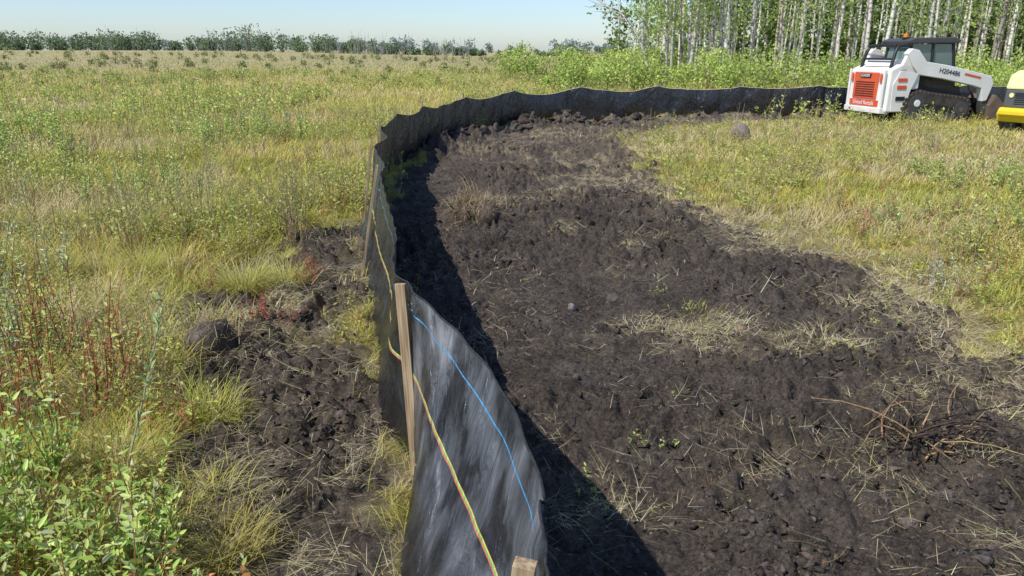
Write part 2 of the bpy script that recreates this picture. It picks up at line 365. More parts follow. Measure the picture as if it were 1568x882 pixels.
def shrub(name, cx, cy, rad, n, H, nst, nl, lL, lW, stem, pal, lean=.3, sr=.004, t0=.25, up=.6):
    mb = MB(); a = U(0, 2 * PI, n); rr = rad * np.sqrt(U(0, 1, n)); x = cx + rr * np.cos(a); y = cy + rr * np.sin(a)
    plants(mb, P3(x, y), H * U(.7, 1.1, n), nst, nl, lL, lW, stem, pal, lean, .03, sr, t0, up=up)
    return mb.build(name, M_leaf)
WL = [(.42, .57, .12), (.54, .66, .17), (.32, .47, .09), (.60, .66, .30)]
DG = [(.36, .48, .09), (.50, .54, .14), (.48, .22, .09)]
RS = [(.54, .12, .06), (.58, .24, .10), (.38, .14, .08)]
shrub('red_stem_dogwood', -2.15, 3.25, .30, 9, .60, 4, 8, .055, .022, RS, DG, .22, .0045, .42)
shrub('red_stem_dogwood', -2.55, 3.9, .33, 8, .56, 4, 9, .055, .022, RS, DG, .22, .0045, .38)
shrub('red_stem_dogwood', -2.6, 3.0, .3, 6, .58, 4, 11, .055, .022, RS, DG, .22, .004, .28)
shrub('willow_shrub', -1.42, 1.95, .36, 25, .50, 4, 15, .060, .024, [(.4, .3, .12), (.45, .2, .1)], WL, .35, .0032, .15, .8)
shrub('willow_shrub', -1.90, 2.35, .3, 16, .55, 4, 15, .058, .023, [(.4, .3, .12)], WL, .35, .0032, .2, .8)
shrub('willow_shrub', -1.03, 1.72, .2, 11, .32, 4, 12, .054, .022, [(.4, .3, .12)], WL + [(.6, .22, .08)], .35, .003, .15, .8)
GY = [(.54, .60, .34), (.46, .56, .22), (.60, .63, .40)]
shrub('silver_willow_shrub', -2.95, 3.6, .45, 16, .7, 4, 18, .05, .018, [(.4, .3, .18)], GY, .3, .0035, .25, .7)
shrub('silver_willow_shrub', -3.9, 5.2, .6, 18, .75, 4, 18, .055, .02, [(.4, .3, .18)], GY, .3, .004, .25, .7)
shrub('silver_willow_shrub', -5.6, 7.2, .8, 24, .8, 4, 18, .06, .022, [(.4, .3, .18)], GY, .3, .005, .25, .7)
shrub('silver_willow_shrub', -4.2, 8.6, .7, 20, .65, 4, 16, .06, .022, [(.4, .3, .18)], WL, .3, .005, .25, .7)
shrub('silver_willow_shrub', -7.5, 11, 1.1, 28, .8, 4, 16, .08, .03, [(.4, .3, .18)], WL, .3, .006, .25, .7)
shrub('silver_willow_shrub', -9.5, 14, 1.3, 28, .9, 4, 16, .10, .04, [(.4, .3, .18)], WL, .3, .006, .25, .7)
shrub('silver_willow_shrub', -5.2, 14.5, 1.3, 22, .7, 4, 16, .09, .035, [(.4, .3, .18)], WL, .3, .006, .25, .7)
shrub('silver_willow_shrub', 3.25, 5.3, .22, 7, .28, 4, 11, .04, .015, [(.4, .32, .2)], [(.6, .63, .46), (.48, .55, .30)], .4, .003, .2, .7)
shrub('silver_willow_shrub', 4.3, 7.2, .7, 16, .40, 4, 12, .05, .018, [(.4, .32, .2)], WL, .4, .004, .2, .7)
shrub('silver_willow_shrub', 6.3, 10, 1.0, 22, .42, 4, 12, .07, .025, [(.4, .32, .2)], WL, .4, .005, .2, .7)
mb = MB()
sp = np.array([[[-1.33, 2.05, .05], [-1.28, 2.15, .35], [-1.22, 2.25, .62], [-1.17, 2.3, .82], [-1.15, 2.32, .95]]])
tubes(mb, sp, np.array([[.004, .0035, .003, .002, .001]]), np.array([[.45, .4, .25]]), 5)
m_ = 44; t = U(.35, 1, m_) * 4; i0 = np.minimum(t.astype(int), 3); f = (t - i0)[:, None]; p = sp[0][i0] * (1 - f) + sp[0][i0 + 1] * f
D = rdir(m_); D[:, 2] = np.abs(D[:, 2]) + .4; leaves(mb, p, nrm(D), rdir(m_) + np.array([0, 0, 1.5]), U(.03, .055, m_), U(.012, .018, m_), pick([(.42, .52, .2), (.5, .56, .26)], m_))
mb.build('willow_sapling', M_leaf)

# ------------------------------------------------------------ straw + soil debris
mb = MB()
def straw(n, r0, r1, p, K=2):
    x, y, r = polar(n, r0, r1, p); d, s, g, dL_, dz_, sR_ = masks(x, y)
    bare = d * (1 - np.clip(s, 0, 1))
    pr = np.maximum(np.clip(s, 0, 1) ** 1.3 * (.15 + 1.3 * sstep(.37, .62, fbm(x * 4, y * 4, 3, 3))), .07 * bare * sstep(.5, .68, fbm(x * 2.2, y * 2.2, 3, 14)))
    k = (U(0, 1, n) < pr); x, y, r, dz_ = x[k], y[k], r[k], dz_[k]; n = len(x)
    fl_ = fbm(x * 1.8, y * 1.8, 2, 99) * 12; az = fl_ + rng.normal(0, .8, n)
    c = pick([(.72, .62, .40), (.60, .50, .30), (.78, .70, .48), (.44, .34, .21), (.60, .58, .22)], n)
    L_ = .03 + .16 * U(0, 1, n) ** 2 * np.where(dz_ > .5, 1.4, 1)
    blades(mb, P3(x, y, U(.0, .03, n)), L_, np.maximum(.0017, r * .00055) * U(.6, 1.4, n), az, rng.normal(1.45, .25, n), U(-.4, .8, n), c, K, .85)
straw(290000, 1.5, 9, .6); straw(110000, 8, 24, .7, 1)
mb.build('cut_straw', M_straw)

import bmesh
def ico(sub=1):
    bm = bmesh.new(); bmesh.ops.create_icosphere(bm, subdivisions=sub, radius=1)
    V = np.array([v.co[:] for v in bm.verts]); F = np.array([[v.index for v in f.verts] for f in bm.faces]); bm.free(); return V, F
IV, IF = ico(2); IV1, IF1 = ico(1); IV3, IF3 = ico(3)
def lumps(mb, P, S, cols, V0, F0, rough=.45, flat=.7, jag=.18):
    n = len(P); m = len(V0)
    k = nrm(rng.normal(size=(n, 5, 3))); d = np.einsum('vj,nkj->nvk', V0, k)
    disp = 1 + rough * (np.sin(d * 3.1 + rng.uniform(0, 6, (n, 1, 5))).mean(2)) + rng.normal(0, rough * jag, (n, m))
    V = V0[None] * disp[..., None] * S[:, None, :]
    a = U(0, 2 * PI, n); ca, sa = np.cos(a), np.sin(a)
    X = V[..., 0] * ca[:, None] - V[..., 1] * sa[:, None]; Y = V[..., 0] * sa[:, None] + V[..., 1] * ca[:, None]
    V = np.stack([X, Y, V[..., 2] * flat], -1) + P[:, None, :]
    F = (np.arange(n)[:, None, None] * m + F0[None]).reshape(-1, 3)
    mb.add(V, F, np.repeat(cols[:, None, :], m, 1))
def attr_mat(name, rough=.9, bump=.8, bs=60, spec=.2):
    m, nt, ns, L = mat(name)
    a = nd(ns, 'ShaderNodeAttribute', attribute_name='col'); b = ns.new('ShaderNodeBsdfPrincipled'); o = ns.new('ShaderNodeOutputMaterial')
    g = ns.new('ShaderNodeNewGeometry'); n = ns.new('ShaderNodeTexNoise'); n.inputs['Scale'].default_value = bs; n.inputs['Detail'].default_value = 5
    mp = ns.new('ShaderNodeMapRange'); mp.inputs[1].default_value = .3; mp.inputs[2].default_value = .7; mp.inputs[3].default_value = .5; mp.inputs[4].default_value = 1.4
    mx = nd(ns, 'ShaderNodeVectorMath', operation='SCALE'); L.new(a.outputs['Color'], mx.inputs[0]); L.new(g.outputs['Position'], n.inputs['Vector'])
    L.new(n.outputs[0], mp.inputs[0]); L.new(mp.outputs[0], mx.inputs['Scale']); L.new(mx.outputs[0], b.inputs['Base Color'])
    bp = ns.new('ShaderNodeBump'); bp.inputs['Strength'].default_value = bump; bp.inputs['Distance'].default_value = .012
    L.new(n.outputs[0], bp.inputs['Height']); L.new(bp.outputs[0], b.inputs['Normal'])
    b.inputs['Roughness'].default_value = rough; b.inputs['Specular IOR Level'].default_value = spec; L.new(b.outputs[0], o.inputs[0]); return m
M_clod = attr_mat('peat_clod_crumb', .97, 1, 50, .05)
mb = MB()
SO = [(.055, .045, .038), (.082, .067, .057), (.108, .089, .076)]
def clods(n, r0, r1, p, s0, s1, V0, F0, jag):
    x, y, r = polar(n, r0, r1, p, 46); d, s, g, dL_, dz_, sR_ = masks(x, y)
    cl = sstep(.40, .7, fbm(x * 2.3, y * 2.3, 3, 17)); k = U(0, 1, n) < np.maximum(d, dL_) * (.15 + .85 * cl)
    x, y, r = x[k], y[k], r[k]; n = len(x); S = (s0 * (s1 / s0) ** (U(0, 1, n) ** 2.2)) * (1 + r * .03)
    lumps(mb, P3(x, y, 0) - np.stack([0 * S, 0 * S, S * .3], 1), S[:, None] * rng.uniform(.5, 1.7, (n, 3)), pick(SO, n), V0, F0, 1.0, .65, jag)
clods(42000, 1.5, 9, .45, .004, .017, IV1, IF1, .35); clods(6000, 8, 22, .4, .012, .035, IV1, IF1, .35); clods(1500, 1.8, 12, .3, .012, .028, IV, IF, .32)
n = 420; tt = U(0, 1, n); cx = np.interp(tt, [0, .15, .3, .45, .7, 1], [-1.3, -.6, .5, 2, 5.5, 10]); cy = np.interp(cx, [-1.3, -.6, .5, 2, 5.5, 10], [13.5, 15.8, 17.6, 18.8, 19.9, 20.6]) + rng.normal(0, .2, n)
S = U(.03, .11, n); lumps(mb, P3(cx, cy, 0), S[:, None] * rng.uniform(.5, 1.4, (n, 3)), pick(SO, n), IV, IF, .8)
mb.build('soil_clods', M_clod)
mb = MB()
x, y, r = polar(110, 1.6, 10, .4, 44); d = masks(x, y)[0]; k = d > .5; x, y = x[k], y[k]; n = len(x)
lumps(mb, P3(x, y, .004), (U(.003, .008, n))[:, None] * rng.uniform(.7, 1.3, (n, 3)), pick([(.5, .46, .4), (.32, .29, .25)], n), IV1, IF1, .2)
mb.build('pebbles', M_clod)
mb = MB(); lumps(mb, P3(np.array([4.5]), np.array([14.9]), .13), np.array([[.2, .16, .19]]), np.array([[.22, .185, .17]]), IV3, IF3, .3, 1.0, .04)
mb.build('boulder', attr_mat('granite', .85, .6, 25))
mb = MB(); lumps(mb, P3(np.array([.42, .74]), np.array([4.92, 5.2]), .0), np.array([[.03, .028, .04], [.07, .045, .03]]), np.array([[.18, .16, .15], [.09, .075, .065]]), IV3, IF3, .3, 1.0, .05)
mb.build('field_stones', attr_mat('field_stone', .8, .5, 40))
for (a, b_, hh, kk) in ((-.46, 7.95, .36, 1000), (-.22, 7.5, .22, 500), (-1.72, 3.95, .2, 450)):
    mb = MB(); p0 = P3(np.array([a]), np.array([b_]), .06)
    lumps(mb, p0, np.array([[.14, .12, .16]]), np.array([[.10, .08, .065]]), IV3, IF3, .6, 1., .1)
    p = p0 + rng.normal(0, .08, (kk, 3)) * np.array([1, 1, .8]) + [0, 0, .05]
    blades(mb, p, U(.08, hh, kk), U(.003, .007, kk), U(0, 6.28, kk), np.abs(rng.normal(.5, .6, kk)), U(.3, 1.8, kk), pick([(.52, .40, .24), (.36, .27, .16), (.62, .50, .31)], kk), 3, .5)
    mb.build('uprooted_grass_tussock', M_straw)
mb = MB()
for (a, b_) in ((1.28, 4.75), (1.95, 3.95), (1.75, 8.9), (1.9, 9.4), (2.9, 5.0), (2.2, 4.3), (.1, 8.2), (.6, 3.0), (2.6, 4.9), (.33, 2.7), (.95, 3.4), (1.1, 5.3)):
    k = 30; p = np.array([a, b_]) + rng.normal(0, .05, (k, 2)); plants(mb, P3(p[:3, 0], p[:3, 1]), U(.03, .07, 3), 3, 5, .024, .010, [(.4, .4, .14)], [(.46, .58, .13), (.52, .6, .18)], .6)
mb.build('weed_seedlings', M_leaf)
mb = MB()
def twigs(cx, cy, n, sp, L, rise=.25, fan=None, sr=.004, pal=((.13, .09, .06), (.2, .14, .09), (.08, .06, .05), (.34, .22, .11))):
    x = cx + rng.normal(0, sp, n); y = cy + rng.normal(0, sp, n); az = U(0, 6.28, n) if fan is None else rng.normal(fan, .7, n); l = L * U(.4, 1.2, n)
    t = np.linspace(0, 1, 5)[None]; e = U(0, rise, n)[:, None]
    b0 = P3(x, y, .03)
    P = np.stack([b0[:, 0:1] + l[:, None] * t * np.cos(az[:, None] + .5 * t * rng.normal(0, 1, (n, 1))), b0[:, 1:2] + l[:, None] * t * np.sin(az[:, None] + .5 * t * rng.normal(0, 1, (n, 1))), b0[:, 2:3] + l[:, None] * (.08 * t + e * np.sin(t * 2.6))], 2)
    tubes(mb, P, sr * U(.4, 1, n)[:, None] * np.linspace(1, .35, 5)[None], pick(pal, n), 5)
DK = ((.07, .05, .04), (.11, .08, .055), (.05, .04, .035), (.34, .23, .12))
twigs(1.72, 2.85, 22, .05, .36, .3, None, .007, DK); twigs(1.78, 2.9, 26, .10, .38, .25, .3, .006, DK)
mb.build('twig_pile', M_clod)
mb = MB()
x, y, r = polar(420, 1.6, 9, .3, 44); d, s, g, dL_, dz_, _ = masks(x, y); k = np.maximum(d, dz_) > .5
for a, b_ in zip(x[k], y[k]): twigs(a, b_, 1, .01, .13, .15, None, .002)
twigs(-.9, 2.0, 3, .1, .3, .1, None, .004); twigs(2.0, 2.1, 5, .1, .3, .1)
mb.build('scattered_twigs', M_clod)

# ------------------------------------------------------------ silt fence
S_ = np.array([s[:4] for s in ST]); n = len(S_); stk = [i for i, s in enumerate(ST) if s[4]]
def cr(A, t):
    i = np.clip(np.floor(t).astype(int), 0, len(A) - 2); f = (t - i)[:, None]
    g = lambda k: A[np.clip(k, 0, len(A) - 1)]
    p0, p1, p2, p3 = g(i - 1), g(i), g(i + 1), g(i + 2)
    m1 = (p2 - p0) / 2; m2 = (p3 - p1) / 2
    return (2 * f ** 3 - 3 * f ** 2 + 1) * p1 + (f ** 3 - 2 * f ** 2 + f) * m1 + (-2 * f ** 3 + 3 * f ** 2) * p2 + (f ** 3 - f ** 2) * m2
tf = np.linspace(0, n - 1, 6000); C0 = cr(S_, tf); arc = np.concatenate([[0], np.cumsum(np.hypot(*np.diff(C0[:, 2:4], axis=0).T))])
NC = 1700; aa = np.linspace(0, arc[-1], NC); t_ = np.interp(aa, arc, tf); C0 = cr(S_, t_)
stt = np.array(stk, float); ks = np.clip(np.searchsorted(stt, t_, 'right') - 1, 0, len(stt) - 2)
u = (t_ - stt[ks]) / (stt[ks + 1] - stt[ks]); span = 4 * u * (1 - u)
NR = 60; HT = .80
far = sstep(8, 14, C0[:, 3])
topz = HT + .012 * np.sin(aa * 2.1) - .035 * span * (C0[:, 3] > 4) - .015 * span - .045 * span * far - far * .05 * (fbm(aa * 1.6, aa * 0, 2, 77) - .5)
tang = nrm(np.gradient(C0[:, 2:4], axis=0)); nor = np.stack([tang[:, 1], -tang[:, 0]], 1)
Vf = np.zeros((NR, NC, 3)); UVf = np.zeros((NR, NC, 2))
sidx = [int(np.argmin(np.abs(t_ - s))) for s in stk]
for j in range(NR):
    v = j / (NR - 1); e = v
    xy = C0[:, 0:2] * (1 - e) + C0[:, 2:4] * e
    z = -.08 + (topz + .08) * v
    bulge = (.035 * span * np.sin(PI * v)) * (1 - .3 * far)
    a1 = fbm(aa * 1.0 + v * 1.0, v * 1.1 + aa * .15, 2, 7) - .5
    a2 = np.abs(fbm(aa * 2.2 - v * 1.6, v * 1.3 + 3 + aa * .3, 1, 8) - .5) - .15
    a3 = np.abs(fbm(aa * 6 + v * 6, v * 2 - aa * 1.5 + 9, 2, 28) - .5) - .15
    wr = (.028 * a1 - .034 * a2 - .016 * a3) * (1 - .85 * v ** 3)
    crease = np.zeros(NC)
    for q in sidx:
        da = aa - aa[q]; dep = (1 - v) * .85 + .02; ang = np.arctan2(da, dep); rr = np.hypot(da, dep)
        crease += .007 * np.cos(ang * 9 + q) * np.exp(-(rr / .4) ** 2) * np.clip(rr / .1, 0, 1)
    edge = .004 * np.sin(aa * 21 + 3 * fbm(aa, aa * 0, 2, 3)) * v ** 6
    vert = far * (.09 * (fbm(aa * 3.3, v * .8, 2, 12) - .5) + .07 * np.abs(np.sin(aa * 4.1 + 2 * fbm(aa * .8, v * .3, 2, 4)))) * (1 - .5 * v ** 4)
    off = bulge + wr * np.clip(v * 6, 0, 1) + crease + edge + vert * v ** .3
    xy = xy + nor * off[:, None]
    Vf[j, :, :2] = xy; Vf[j, :, 2] = z; UVf[j, :, 0] = aa; UVf[j, :, 1] = topz - z
i = (np.arange(NR - 1)[:, None] * NC + np.arange(NC - 1)[None]).ravel()
def fabric():
    m, nt, ns, L = mat('black_woven_plastic'); b = ns.new('ShaderNodeBsdfPrincipled'); o = ns.new('ShaderNodeOutputMaterial')
    uv = nd(ns, 'ShaderNodeAttribute', attribute_name='fuv'); sep = ns.new('ShaderNodeSeparateXYZ'); L.new(uv.outputs['Vector'], sep.inputs[0])
    def math_(op, a, c, c2=None):
        x = nd(ns, 'ShaderNodeMath', operation=op)
        for k, q in enumerate((a, c, c2)):
            if q is None: continue
            if isinstance(q, (int, float)): x.inputs[k].default_value = q
            else: L.new(q, x.inputs[k])
        return x.outputs[0]
    def noise(sc, det, ro=.6, scale=None, rot=0, dist=0):
        n = ns.new('ShaderNodeTexNoise'); n.inputs['Scale'].default_value = sc; n.inputs['Detail'].default_value = det; n.inputs['Roughness'].default_value = ro; n.inputs['Distortion'].default_value = dist
        if scale:
            mp = ns.new('ShaderNodeMapping'); mp.inputs['Scale'].default_value = scale; mp.inputs['Rotation'].default_value = (0, 0, rot); L.new(uv.outputs['Vector'], mp.inputs[0]); L.new(mp.outputs[0], n.inputs['Vector'])
        else: L.new(uv.outputs['Vector'], n.inputs['Vector'])
        return n.outputs[0]
    def mixc(f, a, bb):
        x = nd(ns, 'ShaderNodeMix', data_type='RGBA')
        L.new(f, x.inputs[0])
        for k, q in ((6, a), (7, bb)):
            if isinstance(q, tuple): x.inputs[k].default_value = (*q, 1)
            else: L.new(q, x.inputs[k])
        return x.outputs[2]
    depth = sep.outputs[1]
    n1 = noise(3, 8, .65)
    r = ns.new('ShaderNodeValToRGB'); e = r.color_ramp.elements; e[0].position = .45; e[0].color = (.008, .008, .0095, 1); e[1].position = .78; e[1].color = (.032, .031, .031, 1)
    L.new(n1, r.inputs[0])
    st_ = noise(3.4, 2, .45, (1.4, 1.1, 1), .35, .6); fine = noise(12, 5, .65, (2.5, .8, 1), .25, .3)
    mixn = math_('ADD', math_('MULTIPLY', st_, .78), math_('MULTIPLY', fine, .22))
    r2 = ns.new('ShaderNodeValToRGB'); e = r2.color_ramp.elements; e[0].position = .40; e[0].color = (.012, .014, .024, 1); e[1].position = .66; e[1].color = (.25, .265, .30, 1)  # pale blue-grey patches paint the plastic's sheen into the base colour
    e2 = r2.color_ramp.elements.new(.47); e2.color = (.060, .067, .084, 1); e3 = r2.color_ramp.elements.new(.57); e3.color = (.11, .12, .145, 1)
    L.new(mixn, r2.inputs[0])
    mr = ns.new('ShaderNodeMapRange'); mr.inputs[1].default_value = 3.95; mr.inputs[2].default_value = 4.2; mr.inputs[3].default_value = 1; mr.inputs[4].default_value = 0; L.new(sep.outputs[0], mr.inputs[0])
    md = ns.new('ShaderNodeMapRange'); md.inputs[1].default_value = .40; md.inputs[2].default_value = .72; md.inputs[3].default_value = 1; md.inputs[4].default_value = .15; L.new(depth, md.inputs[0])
    col = mixc(math_('MULTIPLY', mr.outputs[0], md.outputs[0]), r.outputs[0], r2.outputs[0])  # painted sheen kept to the near panel, weaker lower down
    dd = math_('ADD', depth, math_('MULTIPLY', math_('SUBTRACT', noise(5, 2), .5), .008))
    lim = math_('LESS_THAN', sep.outputs[0], 8.0)
    for (c, hw, colr) in ((.10, .0024, (.05, .36, .72)), (.37, .0032, (.7, .62, .12)), (.3762, .003, (.12, .5, .2)), (.3828, .0035, (.75, .16, .10))):
        col = mixc(math_('MULTIPLY', math_('COMPARE', dd, c, hw), lim), col, colr)
    L.new(col, b.inputs['Base Color'])
    rr = ns.new('ShaderNodeMapRange'); rr.inputs[1].default_value = .3; rr.inputs[2].default_value = .7; rr.inputs[3].default_value = .14; rr.inputs[4].default_value = .36; L.new(n1, rr.inputs[0]); L.new(rr.outputs[0], b.inputs['Roughness'])
    b.inputs['Specular IOR Level'].default_value = 1.0; b.inputs['IOR'].default_value = 1.6
    wx = math_('SINE', math_('MULTIPLY', sep.outputs[0], 900), 0); wy = math_('SINE', math_('MULTIPLY', depth, 900), 0)
    bp = ns.new('ShaderNodeBump'); bp.inputs['Strength'].default_value = .5; bp.inputs['Distance'].default_value = .0012; L.new(math_('MULTIPLY', wx, wy), bp.inputs['Height'])
    b2 = ns.new('ShaderNodeBump'); b2.inputs['Strength'].default_value = 1; b2.inputs['Distance'].default_value = .04
    L.new(noise(8, 3, .5, (1.6, .5, 1), .5, 1.4), b2.inputs['Height']); L.new(bp.outputs[0], b2.inputs['Normal']); L.new(b2.outputs[0], b.inputs['Normal'])
    L.new(b.outputs[0], o.inputs[0]); return m
fence = bpy.data.objects.new('silt_fence', None); link(fence)
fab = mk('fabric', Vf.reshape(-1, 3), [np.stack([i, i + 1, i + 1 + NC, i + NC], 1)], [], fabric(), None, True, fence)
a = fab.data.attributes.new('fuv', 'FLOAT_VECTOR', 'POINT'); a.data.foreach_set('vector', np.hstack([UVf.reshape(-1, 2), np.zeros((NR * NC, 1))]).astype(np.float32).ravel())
mb = MB(); top = Vf[-1][None].copy(); top[..., 2] += .001
tubes(mb, top, np.full((1, NC), .0035), np.array([[.03, .03, .033]]), 6)
far0 = int(np.searchsorted(C0[:, 3], 15)); tw = Vf[-1][far0:][None].copy(); tw[..., 2] += .006
tubes(mb, tw, np.full((1, tw.shape[1]), .008), np.array([[.55, .47, .30]]), 5)
mb.build('hem_cord', attr_mat('cord', .6, .2), True, fence)
def wood():
    m, nt, ns, L = mat('stake_wood'); b = ns.new('ShaderNodeBsdfPrincipled'); o = ns.new('ShaderNodeOutputMaterial'); tc = ns.new('ShaderNodeTexCoord')
    mp = ns.new('ShaderNodeMapping'); mp.inputs['Scale'].default_value = (60, 60, 3); n = ns.new('ShaderNodeTexNoise'); n.inputs['Scale'].default_value = 1.5; n.inputs['Detail'].default_value = 6
    r = ns.new('ShaderNodeValToRGB'); e = r.color_ramp.elements; e[0].position = .32; e[0].color = (.18, .11, .06, 1); e[1].position = .68; e[1].color = (.50, .38, .23, 1)
    L.new(tc.outputs['Object'], mp.inputs[0]); L.new(mp.outputs[0], n.inputs[0]); L.new(n.outputs[0], r.inputs[0]); L.new(r.outputs[0], b.inputs['Base Color'])
    bp = ns.new('ShaderNodeBump'); bp.inputs['Strength'].default_value = .5; bp.inputs['Distance'].default_value = .003; L.new(n.outputs[0], bp.inputs['Height']); L.new(bp.outputs[0], b.inputs['Normal'])
    b.inputs['Roughness'].default_value = .8; L.new(b.outputs[0], o.inputs[0]); return m
M_wood = wood()
def box(name, size, loc, m, parent=None, rot=(0, 0, 0), bev=.0, seg=2):
    bm = bmesh.new(); bmesh.ops.create_cube(bm, size=1)
    bmesh.ops.scale(bm, vec=size, verts=bm.verts)
    if bev: bmesh.ops.bevel(bm, geom=bm.edges[:], offset=bev, segments=seg, profile=.5, affect='EDGES')
    me = bpy.data.meshes.new(name); bm.to_mesh(me); bm.free(); me.materials.append(m)
    o = bpy.data.objects.new(name, me); o.location = loc; o.rotation_euler = rot; return link(o, parent)
for q, si in enumerate(stk):
    c = S_[si]; ci = int(np.argmin(np.hypot(C0[:, 2] - c[2], C0[:, 3] - c[3]))); nn = nor[ci]
    tp = c[2:4] - nn * .026; bt = c[0:2] - nn * .026
    if q == 1: tp = np.array([.024, 1.14]); bt = np.array([-.06, 1.12])
    if q == 2: tp = np.array([-.445, 2.83]); bt = np.array([-.405, 2.77])
    H = [.86, .81, .815][q] if q < 3 else .86 + rng.uniform(-.02, .03); L_ = H + .3
    d = Vector((tp[0] - bt[0], tp[1] - bt[1], H)); d.normalize()
    top_ = Vector((tp[0], tp[1], H)); ctr = top_ - d * (L_ / 2)
    o = box('stake_%d' % q, (.042, .020 if q != 1 else .032, L_), ctr, M_wood, fence, bev=.0015)
    yaw = math.atan2(tang[ci][1], tang[ci][0])
    if q in (1, 2): yaw = math.radians(-12)
    o.rotation_mode = 'QUATERNION'
    qz = Matrix.Rotation(yaw, 4, 'Z').to_quaternion(); o.rotation_quaternion = Vector((0, 0, 1)).rotation_difference(d) @ qz

# ------------------------------------------------------------ trees
def bark():
    m, nt, ns, L = mat('aspen_bark'); b = ns.new('ShaderNodeBsdfPrincipled'); o = ns.new('ShaderNodeOutputMaterial'); a = nd(ns, 'ShaderNodeAttribute', attribute_name='col'); g = ns.new('ShaderNodeNewGeometry')
    mp = ns.new('ShaderNodeMapping'); mp.inputs['Scale'].default_value = (2, 2, 5); n = ns.new('ShaderNodeTexNoise'); n.inputs['Scale'].default_value = 1.6; n.inputs['Detail'].default_value = 6
    r = ns.new('ShaderNodeValToRGB'); e = r.color_ramp.elements; e[0].position = .36; e[0].color = (.25, .25, .25, 1); e[1].position = .5; e[1].color = (1, 1, 1, 1)
    x = nd(ns, 'ShaderNodeMix', data_type='RGBA', blend_type='MULTIPLY'); x.inputs[0].default_value = 1
    L.new(g.outputs['Position'], mp.inputs[0]); L.new(mp.outputs[0], n.inputs[0]); L.new(n.outputs[0], r.inputs[0]); L.new(a.outputs['Color'], x.inputs[6]); L.new(r.outputs[0], x.inputs[7])
    L.new(x.outputs[2], b.inputs['Base Color']); b.inputs['Roughness'].default_value = .85; L.new(b.outputs[0], o.inputs[0]); return m
M_bark = bark()
AL = [(.30, .42, .10), (.40, .51, .13), (.46, .55, .18), (.22, .32, .08)]
AB = [(.20, .29, .08), (.26, .35, .10), (.15, .22, .06)]
BK = [(.66, .62, .54), (.76, .73, .65), (.56, .52, .44), (.40, .37, .30)]
def trees(x, y, H, r0, nb, leafn, lsz, name, crown0=.18, lean=.03, clump=.45, barkpal=BK, lp=AL):
    n = len(x); mb = MB(); ml = MB(); base = P3(x, y, -.1); k = 9; t = np.linspace(0, 1, k)[None, :, None]
    az = U(0, 6.28, n); ln = np.abs(rng.normal(0, lean, n)) * H; dirv = np.stack([np.cos(az) * ln, np.sin(az) * ln, H], 1)
    wob = rng.normal(0, .06, (n, k, 3)); wob[:, 0] = 0; wob[..., 2] = 0; wob = np.cumsum(wob, 1) * .7
    P = base[:, None] + dirv[:, None] * t + wob; R = r0[:, None] * (1 - .8 * t[..., 0])
    cols = pick(barkpal, n); tubes(mb, P, R, cols, 7)
    S = n * nb; idx = np.repeat(np.arange(n), nb); tb = crown0 + (1 - crown0) * U(0, 1, S) ** 1.15 * .98
    f = tb * (k - 1); i0 = np.minimum(f.astype(int), k - 2); ff = (f - i0)[:, None]; bp = P[idx, i0] * (1 - ff) + P[idx, i0 + 1] * ff
    ba = U(0, 6.28, S); bl = (.35 + 1.5 * (1 - np.abs(tb - .55))) * U(.4, 1.1, S) * (H[idx] / 11); el = U(.2, 1.0, S)
    bd = np.stack([np.cos(ba) * np.cos(el), np.sin(ba) * np.cos(el), np.sin(el)], 1)
    tt = np.linspace(0, 1, 4)[None, :, None]; BP = bp[:, None] + bd[:, None] * bl[:, None, None] * tt + np.array([0, 0, .25]) * (tt ** 2) * bl[:, None, None]
    tubes(mb, BP, (r0[idx] * .22 * (1 - .6 * tb))[:, None] * np.linspace(1, .3, 4)[None], cols[idx] * .7, 4)
    m = S * leafn; li = np.repeat(np.arange(S), leafn); lt = U(.3, 1.1, m)[:, None]
    p = BP[li, 0] * (1 - lt) + BP[li, 3] * lt + rng.normal(0, clump, (m, 3)) * np.array([1, 1, .7]) * (.35 + .5 * U(0, 1, m))[:, None]
    c = pick(lp, m, .2) * (.7 + .6 * U(0, 1, S))[li][:, None]
    leaves(ml, p, rdir(m), rdir(m), lsz * U(.6, 1.2, m), lsz * .8 * U(.6, 1.2, m), np.clip(c, 0, 1), True)
    par = bpy.data.objects.new(name, None); link(par)
    mb.build('trunk_and_limbs', M_bark, True, par); ml.build('crown_leaves', M_far, False, par)
for (x_, y_, h_, nb, lf) in ((6.6, 39, 7.5, 34, 26), (8.0, 40, 9, 40, 24), (9.3, 41, 10.5, 40, 24), (7.3, 43, 9, 40, 26), (10.8, 38.5, 10, 36, 18), (14.5, 39.5, 11, 34, 14), (20.5, 38, 11.5, 30, 12)):
    trees(np.array([x_]), np.array([y_]), np.array([h_]), np.array([.075]), nb, lf, .13, 'aspen_tree', .2, .05)
mb = MB(); P = np.array([[[6.6, 37, 0], [6.45, 37, 1.0], [6.1, 37, 2.0], [5.5, 37, 3.0], [4.9, 37, 3.5], [4.2, 37, 3.7]]], float)
tubes(mb, P, np.array([[.07, .06, .05, .04, .03, .012]]), np.array([[.6, .57, .5]]), 7)
nb = 40; t = U(.3, 1, nb) * 5; i0 = np.minimum(t.astype(int), 4); f = (t - i0)[:, None]; p = P[0][i0] * (1 - f) + P[0][i0 + 1] * f
d = rdir(nb) * U(.4, 1.3, nb)[:, None]; d[:, 0] -= .4; tt = np.linspace(0, 1, 4)[None, :, None]
tubes(mb, p[:, None] + d[:, None] * tt + rng.normal(0, .04, (nb, 4, 3)) * tt, np.full(nb, .018)[:, None] * np.linspace(1, .3, 4)[None], pick(BK, nb), 4)
mb.build('dead_leaning_tree', M_bark, True)
n = 190; x = U(8.5, 52, n); y = U(40, 58, n) + (x - 10) * -.05
